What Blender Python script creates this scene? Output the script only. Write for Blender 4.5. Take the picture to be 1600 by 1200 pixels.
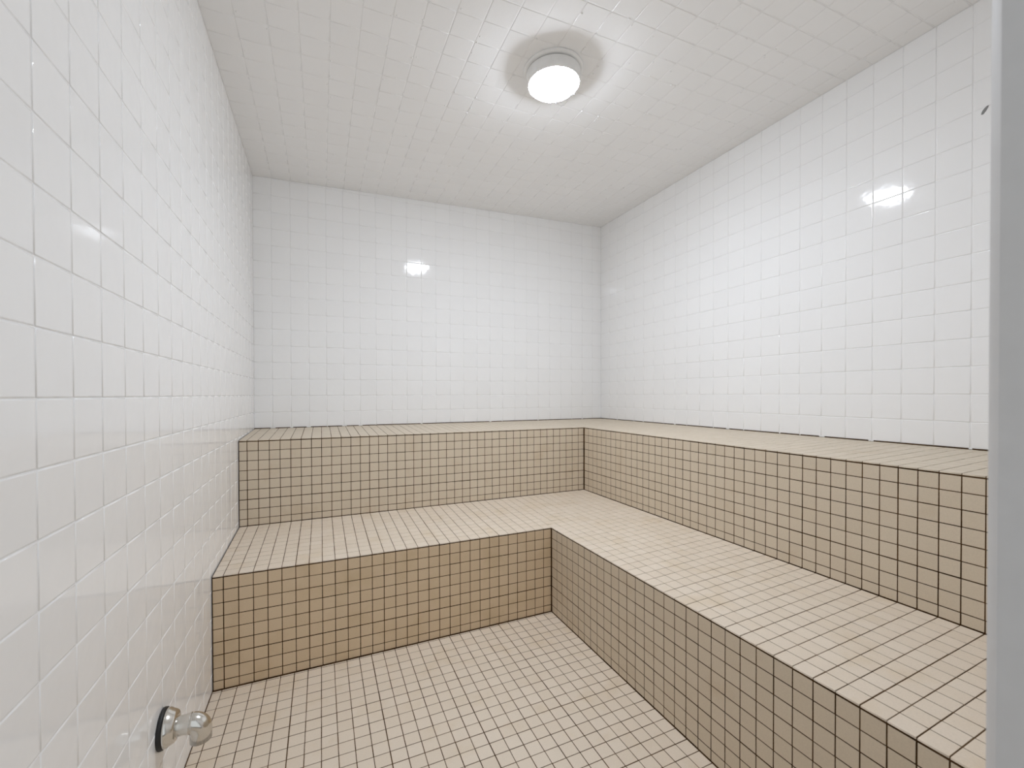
import bpy, math, random
from mathutils import Matrix, Vector

random.seed(7)
for o in list(bpy.data.objects):
    bpy.data.objects.remove(o)
scene = bpy.context.scene
COL = scene.collection
S = 0.0508                       # one small mosaic tile pitch (two inches), metres

# ------------------------------------------------------------------ camera
FPX, CY, YAW, PIT, ROL = 669.9068, 622.5662, .4185, -.0096, .0025
CAM_Z = 22.75 * S
cam_data = bpy.data.cameras.new('camera')
cam = bpy.data.objects.new('camera', cam_data)
COL.objects.link(cam)
scene.camera = cam
cam_data.sensor_fit = 'HORIZONTAL'
cam_data.sensor_width = 36.0
cam_data.lens = FPX * 36.0 / 1600.0
cam_data.shift_y = (CY - 600.0) / 1600.0
cam_data.clip_start = 0.02
fw = Vector((math.sin(YAW) * math.cos(PIT), math.cos(YAW) * math.cos(PIT), math.sin(PIT)))
rt = Vector((math.cos(YAW), -math.sin(YAW), 0))
up = rt.cross(fw)
cx = rt * math.cos(ROL) - up * math.sin(ROL)
cyv = rt * math.sin(ROL) + up * math.cos(ROL)
cam.matrix_world = Matrix(((cx.x, cyv.x, -fw.x, 0), (cx.y, cyv.y, -fw.y, 0),
                           (cx.z, cyv.z, -fw.z, CAM_Z), (0, 0, 0, 1)))
cam_data.dof.use_dof = True
cam_data.dof.focus_distance = 2.4
cam_data.dof.aperture_fstop = 5.6


def project(p):
    d = Vector((p[0], p[1], p[2] - CAM_Z))
    f = d.dot(fw)
    if f < 0.02:
        return None
    return 800 + FPX * d.dot(cx) / f, CY - FPX * d.dot(cyv) / f


# ------------------------------------------------------------------ light outside the doorway
world = bpy.data.worlds.new('world')
scene.world = world
world.use_nodes = True
bg = world.node_tree.nodes['Background']
bg.inputs[0].default_value = (0.92, 0.97, 1.0, 1)
bg.inputs[1].default_value = 0.80
LAMP_STRENGTH = 174.0
scene.view_settings.view_transform = 'Standard'
scene.view_settings.look = 'None'
scene.view_settings.gamma = 1.0
scene.view_settings.use_curve_mapping = False
scene.view_settings.exposure = 0.03
scene.cycles.max_bounces = 16
scene.cycles.diffuse_bounces = 12
scene.cycles.glossy_bounces = 4

# ------------------------------------------------------------------ room dimensions (tile units, camera at x = y = 0)
XL, XR, YB, YF = -7.7775, 45.187, 62.84, 3.6
YU, YLO, XU, XLO = 51.263, 39.216, 33.9, 21.904
ZB = 22.75
Z1B, Z1F, Z2F, Z2B = ZB - 13.62, ZB - 14.033, ZB - 4.767, ZB - 4.41
AX, AY = -7.007, 50.083          # mosaic joint origins
WP = 2.1345                      # white wall tile pitch
WZ = ZB - .0891                  # a white tile course joint
CS = .0326                       # ceiling slope along x
CZ0 = ZB + 27.89


def ceil_z(x):
    return CZ0 + CS * x


# ------------------------------------------------------------------ materials
def mat(name):
    m = bpy.data.materials.new(name)
    m.use_nodes = True
    nt = m.node_tree
    return m, nt, nt.nodes['Principled BSDF']


def N(nt, t, **kw):
    n = nt.nodes.new(t)
    for k, v in kw.items():
        setattr(n, k, v)
    return n


def rnd_value(nt):
    oi = N(nt, 'ShaderNodeObjectInfo')
    ge = N(nt, 'ShaderNodeNewGeometry')
    a = N(nt, 'ShaderNodeMath', operation='ADD')
    nt.links.new(oi.outputs['Random'], a.inputs[0])
    nt.links.new(ge.outputs['Random Per Island'], a.inputs[1])
    f = N(nt, 'ShaderNodeMath', operation='FRACT')
    nt.links.new(a.outputs[0], f.inputs[0])
    return f.outputs[0], ge.outputs['Position']


def noise(nt, pos, scale, detail=3.0, rough=.55):
    n = N(nt, 'ShaderNodeTexNoise')
    n.inputs['Scale'].default_value = scale
    n.inputs['Detail'].default_value = detail
    n.inputs['Roughness'].default_value = rough
    nt.links.new(pos, n.inputs['Vector'])
    return n.outputs['Fac']


def ramp(nt, fac, stops):
    r = N(nt, 'ShaderNodeValToRGB')
    el = r.color_ramp.elements
    while len(el) < len(stops):
        el.new(0.5)
    for e, (p, c) in zip(el, stops):
        e.position = p
        e.color = (*c, 1)
    nt.links.new(fac, r.inputs[0])
    return r.outputs[0]


def mixc(nt, fac, a, b, blend='MIX'):
    m = N(nt, 'ShaderNodeMix', data_type='RGBA', blend_type=blend)
    if isinstance(fac, float):
        m.inputs[0].default_value = fac
    else:
        nt.links.new(fac, m.inputs[0])
    for s, i in ((a, 6), (b, 7)):
        if isinstance(s, tuple):
            m.inputs[i].default_value = (*s, 1)
        else:
            nt.links.new(s, m.inputs[i])
    return m.outputs[2]


def white_tile_mat(name, col, rough, bump_scale, bump_str, fine=0.0):
    m, nt, b = mat(name)
    r, pos = rnd_value(nt)
    k = .985
    c = ramp(nt, r, [(0, tuple(v * k for v in col)), (1, col)])
    nt.links.new(c, b.inputs['Base Color'])
    b.inputs['Roughness'].default_value = rough
    b.inputs['Specular IOR Level'].default_value = .45
    h = noise(nt, pos, bump_scale, 2.0)
    bp = N(nt, 'ShaderNodeBump')
    bp.inputs['Strength'].default_value = bump_str
    bp.inputs['Distance'].default_value = .004
    nt.links.new(h, bp.inputs['Height'])
    out = bp.outputs[0]
    if fine:
        h2 = noise(nt, pos, 220.0, 2.0)
        b2 = N(nt, 'ShaderNodeBump')
        b2.inputs['Strength'].default_value = fine
        b2.inputs['Distance'].default_value = .0006
        nt.links.new(h2, b2.inputs['Height'])
        nt.links.new(out, b2.inputs['Normal'])
        out = b2.outputs[0]
    nt.links.new(out, b.inputs['Normal'])
    return m


def beige_mat(name, lo, hi, stain, stain_lo, stain_hi):
    m, nt, b = mat(name)
    r, pos = rnd_value(nt)
    c = ramp(nt, r, [(0, lo), (.5, tuple((x + y) / 2 for x, y in zip(lo, hi))), (1, hi)])
    n1 = noise(nt, pos, 7.0, 4.0)
    f = N(nt, 'ShaderNodeMapRange')
    f.inputs[1].default_value = stain_lo
    f.inputs[2].default_value = stain_hi
    f.inputs[3].default_value = 0
    f.inputs[4].default_value = .75
    nt.links.new(n1, f.inputs[0])
    c = mixc(nt, f.outputs[0], c, stain)
    n2 = noise(nt, pos, 260.0, 3.0)
    g = ramp(nt, n2, [(.3, (.93, .93, .93)), (.7, (1.0, 1.0, 1.0))])
    c = mixc(nt, 1.0, c, g, 'MULTIPLY')
    nt.links.new(c, b.inputs['Base Color'])
    b.inputs['Roughness'].default_value = .42
    b.inputs['Specular IOR Level'].default_value = .4
    bp = N(nt, 'ShaderNodeBump')
    bp.inputs['Strength'].default_value = .15
    bp.inputs['Distance'].default_value = .001
    nt.links.new(n2, bp.inputs['Height'])
    nt.links.new(bp.outputs[0], b.inputs['Normal'])
    return m


def grout_mat(name, a, b_):
    m, nt, b = mat(name)
    ge = N(nt, 'ShaderNodeNewGeometry')
    n1 = noise(nt, ge.outputs['Position'], 9.0, 5.0)
    c = ramp(nt, n1, [(.38, a), (.62, b_)])
    nt.links.new(c, b.inputs['Base Color'])
    b.inputs['Roughness'].default_value = .9
    b.inputs['Specular IOR Level'].default_value = .05
    return m


def plain(name, col, rough=.5, metal=0.0, spec=.5):
    m, nt, b = mat(name)
    ge = N(nt, 'ShaderNodeNewGeometry')
    n1 = noise(nt, ge.outputs['Position'], 30.0, 3.0)
    c = ramp(nt, n1, [(.3, tuple(v * .96 for v in col)), (.7, col)])
    nt.links.new(c, b.inputs['Base Color'])
    b.inputs['Roughness'].default_value = rough
    b.inputs['Metallic'].default_value = metal
    b.inputs['Specular IOR Level'].default_value = spec
    return m


M_WHITE = white_tile_mat('glazed_white_tile', (.91, .91, .91), .065, 15.0, .16)
M_CEIL = white_tile_mat('painted_ceiling_tile', (.90, .90, .90), .22, 14.0, .12, .25)
M_WGROUT = grout_mat('painted_white_grout', (.82, .82, .82), (.87, .87, .87))
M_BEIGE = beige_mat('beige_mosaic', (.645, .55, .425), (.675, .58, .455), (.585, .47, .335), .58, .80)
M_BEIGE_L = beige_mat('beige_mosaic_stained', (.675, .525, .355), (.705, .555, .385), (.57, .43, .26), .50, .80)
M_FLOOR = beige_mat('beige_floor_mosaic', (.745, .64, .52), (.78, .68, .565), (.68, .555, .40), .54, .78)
M_GROUT = grout_mat('dark_brown_grout', (.040, .019, .007), (.095, .052, .022))
M_GROUT_F = grout_mat('brown_floor_grout', (.065, .034, .014), (.13, .078, .040))
M_PLASTER = plain('white_paint', (.80, .80, .80), .45)
M_JAMB = plain('white_enamel', (.62, .62, .625), .6)
M_HOUSING = plain('lamp_enamel', (.90, .90, .89), .35)
M_WIRE = plain('guard_wire_grey', (.30, .30, .31), .4)
M_DARK = plain('painted_gap_shade', (.03, .03, .03), .7)  # near-black colour standing in for the shade inside the lamp's gap
M_RUBBER = plain('black_rubber', (.012, .012, .012), .5)
M_CHROME = plain('polished_nickel', (.72, .70, .66), .16, 1.0)
M_SMUDGE = plain('grey_scuff', (.25, .25, .25), .8)
M_PAINT = plain('thick_white_paint', (.93, .93, .93), .10)

M_LENS, nt, b = mat('glowing_glass')
b.inputs['Base Color'].default_value = (.9, .9, .9, 1)
b.inputs['Emission Color'].default_value = (.93, 1.0, 1.10, 1)
b.inputs['Emission Strength'].default_value = LAMP_STRENGTH


# ------------------------------------------------------------------ mesh helpers
def make_obj(name, verts, faces, material, parent=None, smooth=False, normals=None):
    me = bpy.data.meshes.new(name)
    me.from_pydata([tuple(v) for v in verts], [], faces)
    me.materials.append(material)
    if smooth:
        me.polygons.foreach_set('use_smooth', [True] * len(me.polygons))
    me.update()
    if normals:
        me.normals_split_custom_set_from_vertices([tuple(n) for n in normals])
    o = bpy.data.objects.new(name, me)
    COL.objects.link(o)
    if parent:
        o.parent = parent
    return o


def box_geo(x0, x1, y0, y1, z0, z1):
    v = [(x, y, z) for z in (z0, z1) for y in (y0, y1) for x in (x0, x1)]
    f = [(0, 2, 3, 1), (4, 5, 7, 6), (0, 1, 5, 4), (2, 6, 7, 3), (0, 4, 6, 2), (1, 3, 7, 5)]
    return v, f


def prism_geo(poly, z0, z1):
    """poly: CCW xy outline; z0/z1 numbers or functions of (x, y)"""
    f0 = z0 if callable(z0) else (lambda x, y: z0)
    f1 = z1 if callable(z1) else (lambda x, y: z1)
    n = len(poly)
    v = [(x, y, f0(x, y)) for x, y in poly] + [(x, y, f1(x, y)) for x, y in poly]
    f = [tuple(range(n - 1, -1, -1)), tuple(range(n, 2 * n))]
    f += [(i, (i + 1) % n, n + (i + 1) % n, n + i) for i in range(n)]
    return v, f


def lathe_geo(profile, seg=64):
    v, f = [], []
    for r, z in profile:
        for k in range(seg):
            a = 2 * math.pi * k / seg
            v.append((r * math.cos(a), r * math.sin(a), z))
    for i in range(len(profile) - 1):
        for k in range(seg):
            k2 = (k + 1) % seg
            f.append((i * seg + k, i * seg + k2, (i + 1) * seg + k2, (i + 1) * seg + k))
    return v, f


def tube_geo(path, radii, seg=24, cap=True):
    v, f = [], []
    n = len(path)
    ref = None
    for i, p in enumerate(path):
        p = Vector(p)
        t = (Vector(path[min(i + 1, n - 1)]) - Vector(path[max(i - 1, 0)])).normalized()
        if ref is None:
            ref = Vector((0, 0, 1)) if abs(t.z) < .9 else Vector((0, 1, 0))
        a = (ref - t * ref.dot(t)).normalized()
        ref = a
        bb = t.cross(a)
        for k in range(seg):
            th = 2 * math.pi * k / seg
            v.append(p + (a * math.cos(th) + bb * math.sin(th)) * radii[i])
    for i in range(n - 1):
        for k in range(seg):
            k2 = (k + 1) % seg
            f.append((i * seg + k, i * seg + k2, (i + 1) * seg + k2, (i + 1) * seg + k))
    if cap:
        f.append(tuple(range(seg - 1, -1, -1)))
        f.append(tuple(range((n - 1) * seg, n * seg)))
    return v, f


# ------------------------------------------------------------------ tiles
def tile_geo(w, h, r, d, t):
    """one tile: face at z = 0, eased edge of width r dropping d, body down to -t"""
    v, nrm = [], []
    q = .7071
    for ins, z, tilt in ((r, 0.0, 0.0), (r * .35, -d * .35, .60), (0.0, -d, 1.15), (0.0, -t, 1.4)):
        for sx, sy in ((-1, -1), (1, -1), (1, 1), (-1, 1)):
            v.append((sx * (w / 2 - ins), sy * (h / 2 - ins), z))
            s, c = math.sin(tilt), math.cos(tilt)
            nrm.append((sx * q * s, sy * q * s, c))
    f = [(0, 1, 2, 3)]
    for k in range(3):
        for j in range(4):
            j2 = (j + 1) % 4
            f.append((k * 4 + j, (k + 1) * 4 + j, (k + 1) * 4 + j2, k * 4 + j2))
    return v, f, nrm


_mesh_cache = {}


def tile_mesh(w, h, style, material):
    key = (round(w, 4), round(h, 4), style, material.name)
    if key not in _mesh_cache:
        v, f, nrm = tile_geo(w, h, *style)
        me = bpy.data.meshes.new('tile')
        me.from_pydata(v, [], f)
        me.materials.append(material)
        me.polygons.foreach_set('use_smooth', [True] * len(me.polygons))
        me.update()
        me.normals_split_custom_set_from_vertices(nrm)
        _mesh_cache[key] = me
    return _mesh_cache[key]


def frame(origin, u, v):
    u, v = Vector(u).normalized(), Vector(v).normalized()
    n = u.cross(v).normalized()
    v = n.cross(u)
    return Matrix(((u.x, v.x, n.x, origin[0]), (u.y, v.y, n.y, origin[1]),
                   (u.z, v.z, n.z, origin[2]), (0, 0, 0, 1)))


def cuts(lo, hi, origin, pitch, minw=.12):
    """joint positions from lo to hi inclusive of both ends"""
    k = math.ceil((lo - origin) / pitch - 1e-6)
    out = [lo]
    while origin + k * pitch < hi - 1e-6:
        p = origin + k * pitch
        if p - out[-1] > minw * pitch or len(out) > 1:
            out.append(p)
        k += 1
    if len(out) > 1 and hi - out[-1] < minw * pitch:
        out.pop()
    out.append(hi)
    return out


class Cells:
    """tiles collected for one thing; the largest ones in view become objects, the rest one joined part"""

    def __init__(self):
        self.items = []

    def add(self, M, cu, cv, w, h, style, material, parent, jit):
        tilt, shift, lift = jit
        R = random.uniform
        X = (M @ Matrix.Translation((cu + R(-shift, shift), cv + R(-shift, shift), R(-lift, lift)))
             @ Matrix.Rotation(R(-tilt, tilt), 4, 'X') @ Matrix.Rotation(R(-tilt, tilt), 4, 'Y')
             @ Matrix.Rotation(R(-tilt, tilt), 4, 'Z'))
        area = 0.0
        pts = [project(X @ Vector((sx * w / 2, sy * h / 2, 0))) for sx, sy in ((-1, -1), (1, -1), (1, 1), (-1, 1))]
        if all(pts):
            px = sum(p[0] for p in pts) / 4
            py = sum(p[1] for p in pts) / 4
            nrm = X.to_3x3() @ Vector((0, 0, 1))
            if -10 < px < 1545 and 50 < py < 1150 and nrm.dot(Vector((0, 0, CAM_Z)) - X.translation) > 0:
                for i in range(4):
                    x0, y0 = pts[i]
                    x1, y1 = pts[(i + 1) % 4]
                    area += (x0 * y1 - x1 * y0) / 2
        self.items.append((abs(area), X, w, h, style, material, parent))

    def build(self, owner, inverse=None, limit=300):
        order = sorted(range(len(self.items)), key=lambda i: -self.items[i][0])
        single = set(order[:limit])
        big = {}
        for i, (a, X, w, h, style, material, parent) in enumerate(self.items):
            if i in single and a > 12.0:
                o = bpy.data.objects.new('tile', tile_mesh(w, h, style, material))
                COL.objects.link(o)
                o.parent = parent
                o.matrix_basis = X
            else:
                v, f, nm, mats, mi = big.setdefault(0, ([], [], [], [], []))
                base = len(v)
                tv, tf, tn = tile_geo(w, h, *style)
                X3 = X.to_3x3()
                v += [X @ Vector(p) for p in tv]
                nm += [X3 @ Vector(p) for p in tn]
                f += [tuple(base + k for k in q) for q in tf]
                if material not in mats:
                    mats.append(material)
                mi += [mats.index(material)] * len(tf)
        for v, f, nm, mats, mi in big.values():
            me = bpy.data.meshes.new('tile_field')
            me.from_pydata([tuple(p) for p in v], [], f)
            for m_ in mats:
                me.materials.append(m_)
            me.polygons.foreach_set('material_index', mi)
            me.polygons.foreach_set('use_smooth', [True] * len(me.polygons))
            me.update()
            me.normals_split_custom_set_from_vertices([tuple(p.normalized()) for p in nm])
            o = bpy.data.objects.new('tile_field', me)
            COL.objects.link(o)
            o['kind'] = 'stuff'
            o.parent = owner
            if inverse:
                o.matrix_parent_inverse = inverse


WSTYLE = (.0028, .0009, .006)
BSTYLE = (.0008, .0005, .0045)
WJ, BJ = .0018, .0030            # joint widths
WDEEP, BDEEP = .0010, .0008      # how far the grout lies below the tile faces
WJIT = (.0014, .0002, .00008)
BJIT = (.0028, .0003, .0001)
CJIT = (.0022, .0003, .0002)


def grid(cells, M, us, vs, joint, style, material, parent, jit, keep=None, ends=(None, None, None, None), extra=None):
    """us/vs: joint centre lines in metres along the frame axes; ends: joint kept at u0,u1,v0,v1"""
    for i in range(len(us) - 1):
        for j in range(len(vs) - 1):
            g = [joint / 2] * 4
            if extra:
                g = [joint / 2 + extra(0, i) / 2, joint / 2 + extra(0, i + 1) / 2,
                     joint / 2 + extra(1, j) / 2, joint / 2 + extra(1, j + 1) / 2]
            if i == 0 and ends[0] is not None:
                g[0] = ends[0]
            if i == len(us) - 2 and ends[1] is not None:
                g[1] = ends[1]
            if j == 0 and ends[2] is not None:
                g[2] = ends[2]
            if j == len(vs) - 2 and ends[3] is not None:
                g[3] = ends[3]
            a, b_ = us[i] + g[0], us[i + 1] - g[1]
            c, d = vs[j] + g[2], vs[j + 1] - g[3]
            if b_ - a < .004 or d - c < .004:
                continue
            if keep and not keep(a, b_, c, d):
                continue
            cells.add(M, (a + b_) / 2, (c + d) / 2, b_ - a, d - c, style, material, parent, jit)


def sc(seq):
    return [s * S for s in seq]


def structure(o):
    o['kind'] = 'structure'
    return o


# ================================================================== the room
xl, xr, yb, yf = XL * S, XR * S, YB * S, YF * S
TH = .12
zt = ceil_z(XR) * S + .15

# floor
v, f = box_geo(xl - TH, xr + TH, -1.2, yb + TH, -.12, -BDEEP)
floor = structure(make_obj('floor', v, f, M_GROUT_F))
C = Cells()
M = frame((0, 0, 0), (1, 0, 0), (0, 1, 0))
sheet = lambda ax, k: .0007 if k % 6 == 0 else 0.0
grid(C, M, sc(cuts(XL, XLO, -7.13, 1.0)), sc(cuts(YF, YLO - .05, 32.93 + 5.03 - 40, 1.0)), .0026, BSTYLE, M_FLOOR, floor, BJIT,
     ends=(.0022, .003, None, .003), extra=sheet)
C.build(floor)

# left wall
v, f = box_geo(xl - TH, xl - WDEEP, yf - .6, yb + TH, 0, zt)
wall_left = structure(make_obj('wall_left', v, f, M_WGROUT))
C = Cells()
M = frame((xl, yb, 0), (0, -1, 0), (0, 0, 1))
if (M.to_3x3() @ Vector((0, 0, 1))).x < 0:
    M = frame((xl, yb, 0), (0, 1, 0), (0, 0, 1))
    USGN = 1
else:
    USGN = -1


def us_wall(y_lo, y_hi, origin):
    """joint lines measured along u from the back corner"""
    ys = cuts(y_lo, y_hi, origin, WP)
    if USGN < 0:
        return [(YB - y) * S for y in reversed(ys)]
    return [(y - YB) * S for y in ys]


vs_low = cuts(0, ceil_z(XL), WZ - 20 * WP, WP)


def keep_left(a, b_, c, d):
    y0 = YB + USGN * a / S
    y1 = YB + USGN * b_ / S
    lo, top = min(y0, y1), d / S
    if lo > YU and top < Z2F - .3:
        return False
    if lo > YLO and top < Z1F - .3:
        return False
    return True


grid(C, M, us_wall(YF - 6, YB, 17.456), sc(vs_low), WJ, WSTYLE, M_WHITE, wall_left, WJIT, keep=keep_left, ends=(.0004, None, .002, .0006))
C.build(wall_left)

# back wall
v, f = prism_geo([(xl - TH, yb + WDEEP), (xr + TH, yb + WDEEP), (xr + TH, yb + TH), (xl - TH, yb + TH)], 0, zt)
wall_back = structure(make_obj('wall_back', v, f, M_WGROUT))
C = Cells()
M = frame((0, yb, 0), (1, 0, 0), (0, 0, 1))          # normal = -y
# courses rise to the sloping ceiling; the top course is cut to it tile by tile
SEAT2_TOP = Z2B + .12
xs = cuts(XL, XR, -5.737, WP)
for i in range(len(xs) - 1):
    xm = (xs[i] + xs[i + 1]) / 2
    zs = cuts(SEAT2_TOP + .03, ceil_z(xm), WZ - 20 * WP, WP, .06)
    grid(C, M, sc(xs[i:i + 2]), sc(zs), WJ, WSTYLE, M_WHITE, wall_back, WJIT, ends=(None, None, .0028, .0004))
C.build(wall_back)

# right wall
v, f = box_geo(xr + WDEEP, xr + TH, yf - .6, yb + TH, 0, zt)
wall_right = structure(make_obj('wall_right', v, f, M_WGROUT))
C = Cells()
M = frame((xr, yb, 0), (0, -1, 0), (0, 0, 1))
if (M.to_3x3() @ Vector((0, 0, 1))).x > 0:
    M = frame((xr, yb, 0), (0, 1, 0), (0, 0, 1))
    USGN = 1
else:
    USGN = -1
zs = cuts(SEAT2_TOP + .03, ceil_z(XR), WZ - 20 * WP, WP, .06)
grid(C, M, us_wall(YF, YB, 30.579), sc(zs), WJ, WSTYLE, M_WHITE, wall_right, WJIT, ends=(.0004, None, .0028, .0004))
C.build(wall_right)
# grey scuff on one tile high up near the door
pts = [(-.010, -.012), (-.004, -.014), (.003, -.006), (.009, .004), (.011, .012), (.006, .013), (-.002, .007), (-.008, -.002)]
cyy, czz = 15.0 * S, (ZB + 21.03) * S
v = [(xr - .0004, cyy - a, czz + b_) for a, b_ in pts] + [(xr + .001, cyy - a, czz + b_) for a, b_ in pts]
n = len(pts)
f = [tuple(range(n)), tuple(range(2 * n - 1, n - 1, -1))] + [(i, n + i, n + (i + 1) % n, (i + 1) % n) for i in range(n)]
o = make_obj('scuff', v, f, M_SMUDGE, wall_right)
o['label'] = 'small grey scuff on a white tile'

# front wall with the doorway the camera stands in
DX0, DX1, DZ = -.36, .5628, 2.06
v, f = [], []
for bx in ((xl - TH, DX0, yf - .16, yf, 0, zt), (DX1 + .012, xr + TH, yf - .16, yf, 0, zt), (DX0, DX1 + .012, yf - .16, yf, DZ, zt)):
    bv, bf = box_geo(*bx)
    f += [tuple(len(v) + k for k in q) for q in bf]
    v += bv
wall_front = structure(make_obj('wall_front', v, f, M_PLASTER))

# door jamb on the right with a rounded inner edge
y2, c = .1764, .0094
prof = [(DX1, -.02), (DX1 + .10, -.02), (DX1 + .10, y2 + c)]
for k in range(9):
    a = math.pi / 2 * k / 8
    e = .75
    prof.append((DX1 + c - c * (math.sin(a) * (1 - e) + e * k / 8), y2 + c * (math.cos(a) * (1 - e) + e * (1 - k / 8))))
v, f = prism_geo(prof, 0, DZ + .06)
trim = structure(make_obj('trim_1', v, f, M_JAMB))

# ceiling
def cz(x):
    return ceil_z(x / S) * S


v, f = prism_geo([(xl - TH, -.3), (xr + TH, -.3), (xr + TH, yb + TH), (xl - TH, yb + TH)], lambda x, y: cz(x) + WDEEP, lambda x, y: cz(x) + .12)
ceiling = structure(make_obj('ceiling', v, f, M_WGROUT))
C = Cells()
cosl = math.sqrt(1 + CS * CS)
# u along +x up the slope, v along -y so that the normal points down
M = frame((0, 0, CZ0 * S), (1, 0, CS), (0, -1, 0))
us = [x * S * cosl for x in cuts(XL, XR, .75 - 20 * WP, WP)]
ys = cuts(YF, YB, 22.16 - 20 * WP, WP)
vs = [-y * S for y in reversed(ys)]
grid(C, M, us, vs, .0024, (.0028, .0013, .006), M_CEIL, ceiling, CJIT, ends=(.0004, .0004, .0004, .0004))
C.build(ceiling)
# beads of paint hanging along the ceiling joints
v, f = [], []
rr = random.Random(3)
xj = cuts(XL, XR, .75 - 20 * WP, WP)[1:-1]
yj = ys[1:-1]
for k in range(430):
    if rr.random() < .82:
        x, y = rr.choice(xj) + rr.gauss(.12, .10), rr.uniform(14, 58)
        if rr.random() < .5:
            y = rr.choice(yj) + rr.gauss(0, .35)
    else:
        x, y = rr.uniform(XL, XR), rr.choice(yj) + rr.gauss(0, .1)
    if (x - 19) ** 2 + (y - 33.3) ** 2 < 9:
        continue
    rad = rr.uniform(.0028, .006)
    base = len(v)
    o3 = Vector((x * S, y * S, ceil_z(x) * S))
    for ring, (rf, zf) in enumerate(((1, .2), (.8, -.3), (.4, -.55))):
        for s in range(6):
            a = 2 * math.pi * s / 6
            v.append(o3 + Vector((math.cos(a) * rad * rf, math.sin(a) * rad * rf, zf * rad)))
    v.append(o3 + Vector((0, 0, -.6 * rad)))
    for ring in range(2):
        for s in range(6):
            s2 = (s + 1) % 6
            f.append((base + ring * 6 + s, base + (ring + 1) * 6 + s, base + (ring + 1) * 6 + s2, base + ring * 6 + s2))
    for s in range(6):
        f.append((base + 12 + s, base + 18, base + 12 + (s + 1) % 6))
drips = make_obj('paint_beads', v, f, M_PAINT, ceiling, smooth=True)
drips['kind'] = 'stuff'


# ================================================================== benches
def thing(name, label, cat, loc):
    o = bpy.data.objects.new(name, None)
    o.empty_display_size = .1
    COL.objects.link(o)
    o.location = loc
    o['label'] = label
    o['category'] = cat
    return o, Matrix.Translation(-Vector(loc))


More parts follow.
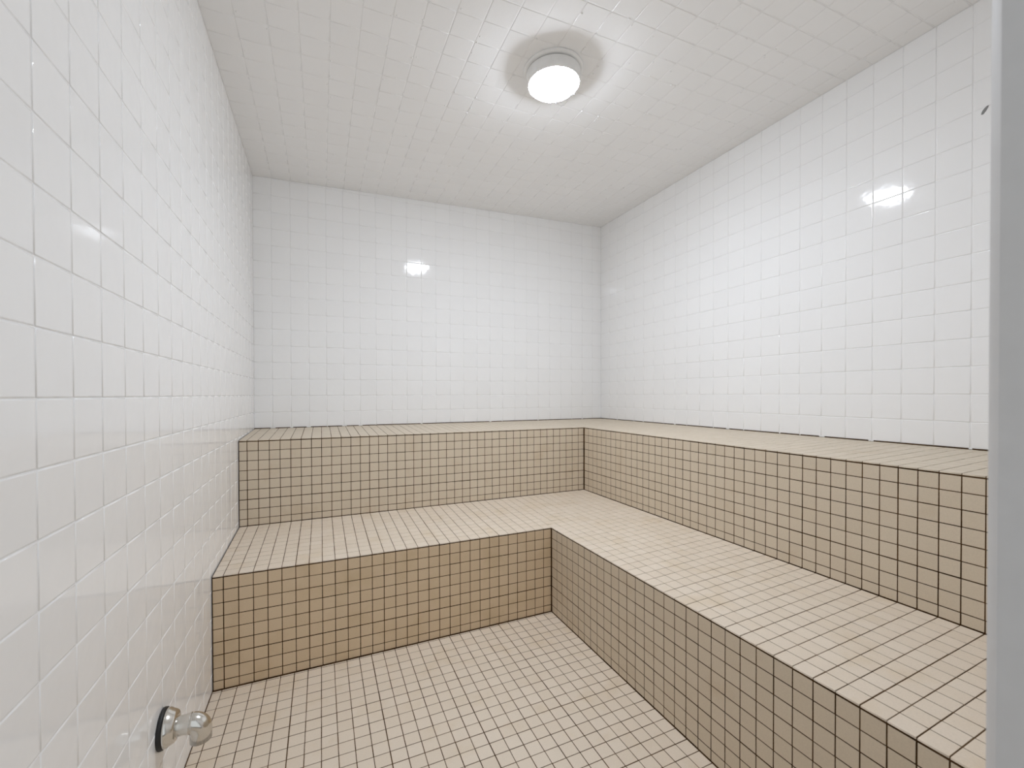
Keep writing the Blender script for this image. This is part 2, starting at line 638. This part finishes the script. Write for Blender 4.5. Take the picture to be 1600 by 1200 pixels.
def bench(name, label, yfront, xfront, yback, xback, zfront, zback, zfloor, m_seat, m_riser_b, m_riser_r, seam):
    XL = -7.7775 + .045                           # clear of the wall tiles
    loc = ((xfront + 3) * S, (yfront + 3) * S, zfloor * S)
    root, inv = thing(name, label, 'bench', loc)
    TT = .12                                      # seat tile surface above the joint under its edge
    zf, zb = zfront + TT, zback + TT
    run_y, run_x = yback - yfront, xback - xfront
    yend = YF + .045
    e = BDEEP / S

    def surf(x, y):
        dist = min((yback - y) / run_y, (xback - x) / run_x)
        return zb + (zf - zb) * max(0.0, dist)

    # seat bed: two sloped slabs meeting on the mitre
    verts, faces = [], []
    e2 = .05
    polys = [[(XL, yfront + e2), (xfront + e2, yfront + e2), (xback, yback), (XL, yback)],
             [(xfront + e2, yfront + e2), (xfront + e2, yend), (xback, yend), (xback, yback)]]
    for poly in polys:
        pv, pf = prism_geo([(x * S, y * S) for x, y in poly],
                           lambda x, y: (surf(x / S, y / S) - .30) * S,
                           lambda x, y: surf(x / S, y / S) * S - BDEEP - (.0010 if abs(x / S - xback) < .1 and abs(y / S - yback) < .1 or abs(x / S - xfront) < .1 and abs(y / S - yfront) < .1 else 0.0))
        faces += [tuple(len(verts) + k for k in q) for q in pf]
        verts += pv
    seat = make_obj('seat', verts, faces, M_GROUT_F, root)
    seat.matrix_parent_inverse = inv
    # riser beds
    pv, pf = box_geo(XL * S, xfront * S + .02, yfront * S + BDEEP, yfront * S + .03, zfloor * S - .01, (zfront + .03) * S)
    r1 = make_obj('riser', pv, pf, M_GROUT, root)
    r1.matrix_parent_inverse = inv
    pv, pf = box_geo(xfront * S + BDEEP, xfront * S + .03, yend * S, yfront * S + .02, zfloor * S - .01, (zfront + .03) * S)
    r2 = make_obj('riser', pv, pf, M_GROUT, root)
    r2.matrix_parent_inverse = inv

    C = Cells()
    sh = lambda ax, k: .0006 if k % 6 == 0 else 0.0
    # back riser: u = x, v = z, normal -y ; courses counted down from the seat
    zs = [zfloor] + [zfront - k for k in range(int(zfront - zfloor), -1, -1)]
    M = frame((0, yfront * S, 0), (1, 0, 0), (0, 0, 1))
    shz = lambda ax, k: (.0009 if (len(zs) - 1 - k) == 6 else 0.0) if ax == 1 else (.0004 if k % 6 == 1 else 0.0)
    grid(C, M, sc(cuts(XL, xfront, AX, 1.0)), sc(zs), BJ, BSTYLE, m_riser_b, r1, BJIT,
         ends=(.002, .0035, .003, .0034), extra=shz)
    # right riser: normal -x
    M = frame((xfront * S, 0, 0), (0, -1, 0), (0, 0, 1))
    ysr = cuts(yend, yfront, AY - 60, 1.0)
    grid(C, M, [-y * S for y in reversed(ysr)], sc(zs), BJ, BSTYLE, m_riser_r, r2, BJIT,
         ends=(.0045, None, .003, .0034), extra=shz)
    # seat tiles, back arm
    sl = (zb - zf) / run_y
    M = frame((0, yfront * S, zf * S), (1, 0, 0), (0, 1, sl))
    kl = math.sqrt(1 + sl * sl)
    n = int(round(run_y))
    vs_ = [k * S * kl for k in range(n)] + [run_y * S * kl]
    xs_ = cuts(XL, xfront + seam, AX, 1.0, .3)
    grid(C, M, sc(xs_), vs_, .0025, BSTYLE, m_seat, seat, BJIT, ends=(.002, .0018, 0.0, .003), extra=sh)
    # corner: tiles above the mitre follow the back arm, the others the right arm
    slx = (zb - zf) / run_x
    Mr = frame((xfront * S, 0, zf * S), (1, 0, slx), (0, 1, 0))
    klx = math.sqrt(1 + slx * slx)
    m = int(round(run_x))
    us_ = [k * 1.0 for k in range(m)] + [run_x]
    ysr = cuts(yend, yback, AY - 60, 1.0, .3)
    for i in range(len(us_) - 1):
        for j in range(len(ysr) - 1):
            uu, yy = (us_[i] + us_[i + 1]) / 2, (ysr[j] + ysr[j + 1]) / 2
            if i == 0 and ysr[j] < yfront < ysr[j + 1] - .3:
                pass
            dxr, dyr = (run_x - uu) / run_x, (yback - yy) / run_y
            g0 = 0.0 if (i == 0 and yy < yfront) else .00125
            gl = .003 if i == len(us_) - 2 else .00125
            gt = .003 if j == len(ysr) - 2 else .00125
            ex = .0006 if i % 6 == 0 and i else 0.0
            ey = .0006 if j % 6 == 2 else 0.0
            if dyr < dxr:
                grid(C, M, [(xfront + us_[i]) * S, (xfront + us_[i + 1]) * S],
                     [(ysr[j] - yfront) * S * kl, (ysr[j + 1] - yfront) * S * kl],
                     .0025, BSTYLE, m_seat, seat, BJIT, ends=(g0 + ex / 2, gl, .00125 + ey, gt))
            else:
                grid(C, Mr, [us_[i] * S * klx, us_[i + 1] * S * klx], [ysr[j] * S, ysr[j + 1] * S],
                     .0025, BSTYLE, m_seat, seat, BJIT, ends=(g0 + ex / 2, gl, .00125 + ey, gt))
    C.build(root, inv)
    return root, inv


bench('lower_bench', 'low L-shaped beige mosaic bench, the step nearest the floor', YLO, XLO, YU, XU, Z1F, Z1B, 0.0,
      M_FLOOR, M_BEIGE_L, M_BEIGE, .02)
bench('upper_bench', 'high L-shaped beige mosaic bench against the white back and right walls', YU, XU, YB - .045, XR - .045, Z2F, Z2B, Z1B + .12,
      M_BEIGE, M_BEIGE, M_BEIGE, .02)

# dark open joint between the upper seat and the wall tiles, bridged here and there by paint
hz = SEAT2_TOP * S
v, f = box_geo(xl, xr, yb + .0005, yb + .004, hz - .004, hz + .0042)
v2, f2 = box_geo(xr + .0005, xr + .004, yf, yb, hz - .004, hz + .0042)
gap = make_obj('open_joint', v, f, M_GROUT, wall_back)
gap2 = make_obj('open_joint', v2, f2, M_GROUT, wall_right)
rr = random.Random(11)
for wall, along in ((wall_back, 0), (wall_right, 1)):
    v, f = [], []
    lines = cuts(XL, XR, -5.737, WP)[1:-1] if along == 0 else cuts(YF, YB, 30.579, WP)[1:-1]
    for p in lines:
        if rr.random() < .3:
            continue
        w = rr.choice((.12, .12, .2, .35, .6)) * S * rr.uniform(.5, 1.0)
        cpos = p * S + rr.uniform(-.004, .004)
        if along == 0:
            bv, bf = box_geo(cpos - w / 2, cpos + w / 2, yb - .0003, yb + .003, hz + .0006, hz + .006)
        else:
            bv, bf = box_geo(xr - .0003, xr + .003, cpos - w / 2, cpos + w / 2, hz + .0006, hz + .006)
        f += [tuple(len(v) + k for k in q) for q in bf]
        v += bv
    o = make_obj('paint_bridges', v, f, M_PAINT, wall)
    o['kind'] = 'stuff'

# ================================================================== ceiling lamp
LX, LY = 18.85 * S, 33.25 * S
LZ = cz(LX)
lamp, inv = thing('ceiling_light', 'round white ceiling lamp with a glowing glass lens', 'lamp', (LX, LY, LZ))
lamp.rotation_euler = (0, -math.atan(CS), 0)
v, f = lathe_geo([(.0, .002), (.129, .002), (.133, -.001), (.134, -.005), (.132, -.009), (.124, -.011), (.112, -.011), (.0, -.011)])
make_obj('mounting_ring', v, f, M_HOUSING, lamp, smooth=True)
v, f = lathe_geo([(.108, -.010), (.108, -.018)])
make_obj('gap_shade_band', v, f, M_DARK, lamp)  # neck between ring and housing, the gap's shade painted on as colour
v, f = lathe_geo([(.100, -.0165), (.117, -.0165), (.1210, -.018), (.1220, -.021), (.1195, -.052), (.1170, -.0625), (.1150, -.0645), (.1115, -.0645), (.1100, -.0625), (.110, -.045)])
make_obj('housing', v, f, M_HOUSING, lamp, smooth=True)
prof = []
for k in range(13):
    a = math.pi / 2 * k / 12
    prof.append((.1085 * math.cos(a) ** .8, -.0625 - .027 * math.sin(a) ** .9))
prof[-1] = (.0006, prof[-1][1])
v, f = lathe_geo([(.1085, -.050)] + prof)
f.append(tuple(range(len(v) - 64, len(v))))
lens = make_obj('lens', v, f, M_LENS, lamp, smooth=True)
lens['label'] = 'glowing white glass lens'


def dome_z(r):
    t = max(0.0, 1 - (r / .1125) ** 2.2)
    return -.0650 - .0275 * t ** .48


def wire(pts2d):
    path = []
    for x, y in pts2d:
        r = min(math.hypot(x, y), .1125)
        path.append((x, y, dome_z(r)))
    vv, ff = tube_geo(path, [.0024] * len(path), 6)
    return make_obj('guard_wire', vv, ff, M_WIRE, lamp, smooth=True)


ca, sa = math.cos(YAW), math.sin(YAW)


def cam_xy(a, d):                 # a to the right, d away from the door, in the lamp's plane
    return (a * ca + d * sa, -a * sa + d * ca)


for off in (-.004, .020):
    ln = math.sqrt(.112 ** 2 - off ** 2)
    wire([cam_xy(off, -ln + 2 * ln * k / 20) for k in range(21)])
wire([cam_xy(-.11 + .22 * k / 20, .055 + .018 * ((k - 10) / 10) ** 2 * -1) if math.hypot(-.11 + .22 * k / 20, .055) < .112 else cam_xy(math.copysign(.0975, -.11 + .22 * k / 20), .05) for k in range(21)])

# ================================================================== chrome spout on the left wall
SY, SZ = 27.9 * S, (ZB - 17.52) * S
sp, inv = thing('wall_spout', 'polished chrome wall spout with black gasket low on the left wall', 'spout', (xl, SY, SZ))


def lathe_x(profile, seg=40):
    v_, f_ = lathe_geo(profile, seg)
    return [(z, y, -x) for x, y, z in v_], f_


v, f = lathe_x([(.0, .0), (.049, .0), (.0505, .003), (.0495, .009), (.046, .010), (.0, .010)])
make_obj('gasket', v, f, M_RUBBER, sp, smooth=True)
v, f = lathe_x([(.0, .0095), (.0455, .0095), (.0475, .012), (.047, .017), (.0425, .023), (.039, .031), (.036, .034), (.027, .036), (.0, .036)])
make_obj('flange', v, f, M_CHROME, sp, smooth=True)
path, rad = [], []
for k in range(9):
    t = k / 8
    path.append((.034 + .032 * t, 0, -.004 - .001 * t * t))
    rad.append(.0250 + .0015 * t * t - .001 * math.sin(math.pi * t))
v, f = tube_geo(path, rad, 28)
make_obj('pipe', v, f, M_CHROME, sp, smooth=True)
v, f = tube_geo([(.0642, 0, -.005), (.0662, 0, -.005)], [.0271, .0271], 28)
make_obj('collar', v, f, M_CHROME, sp, smooth=True)
path, rad = [], []
for k in range(13):
    a = math.pi / 2 * k / 12
    path.append((.065 + .022 * math.sin(a), 0, -.005 - .022 * (1 - math.cos(a))))
    rad.append(.0266 - .001 * k / 12)
path.append((.087, 0, -.055))
rad.append(.0256)
v, f = tube_geo(path, rad, 28)
make_obj('elbow', v, f, M_CHROME, sp, smooth=True)
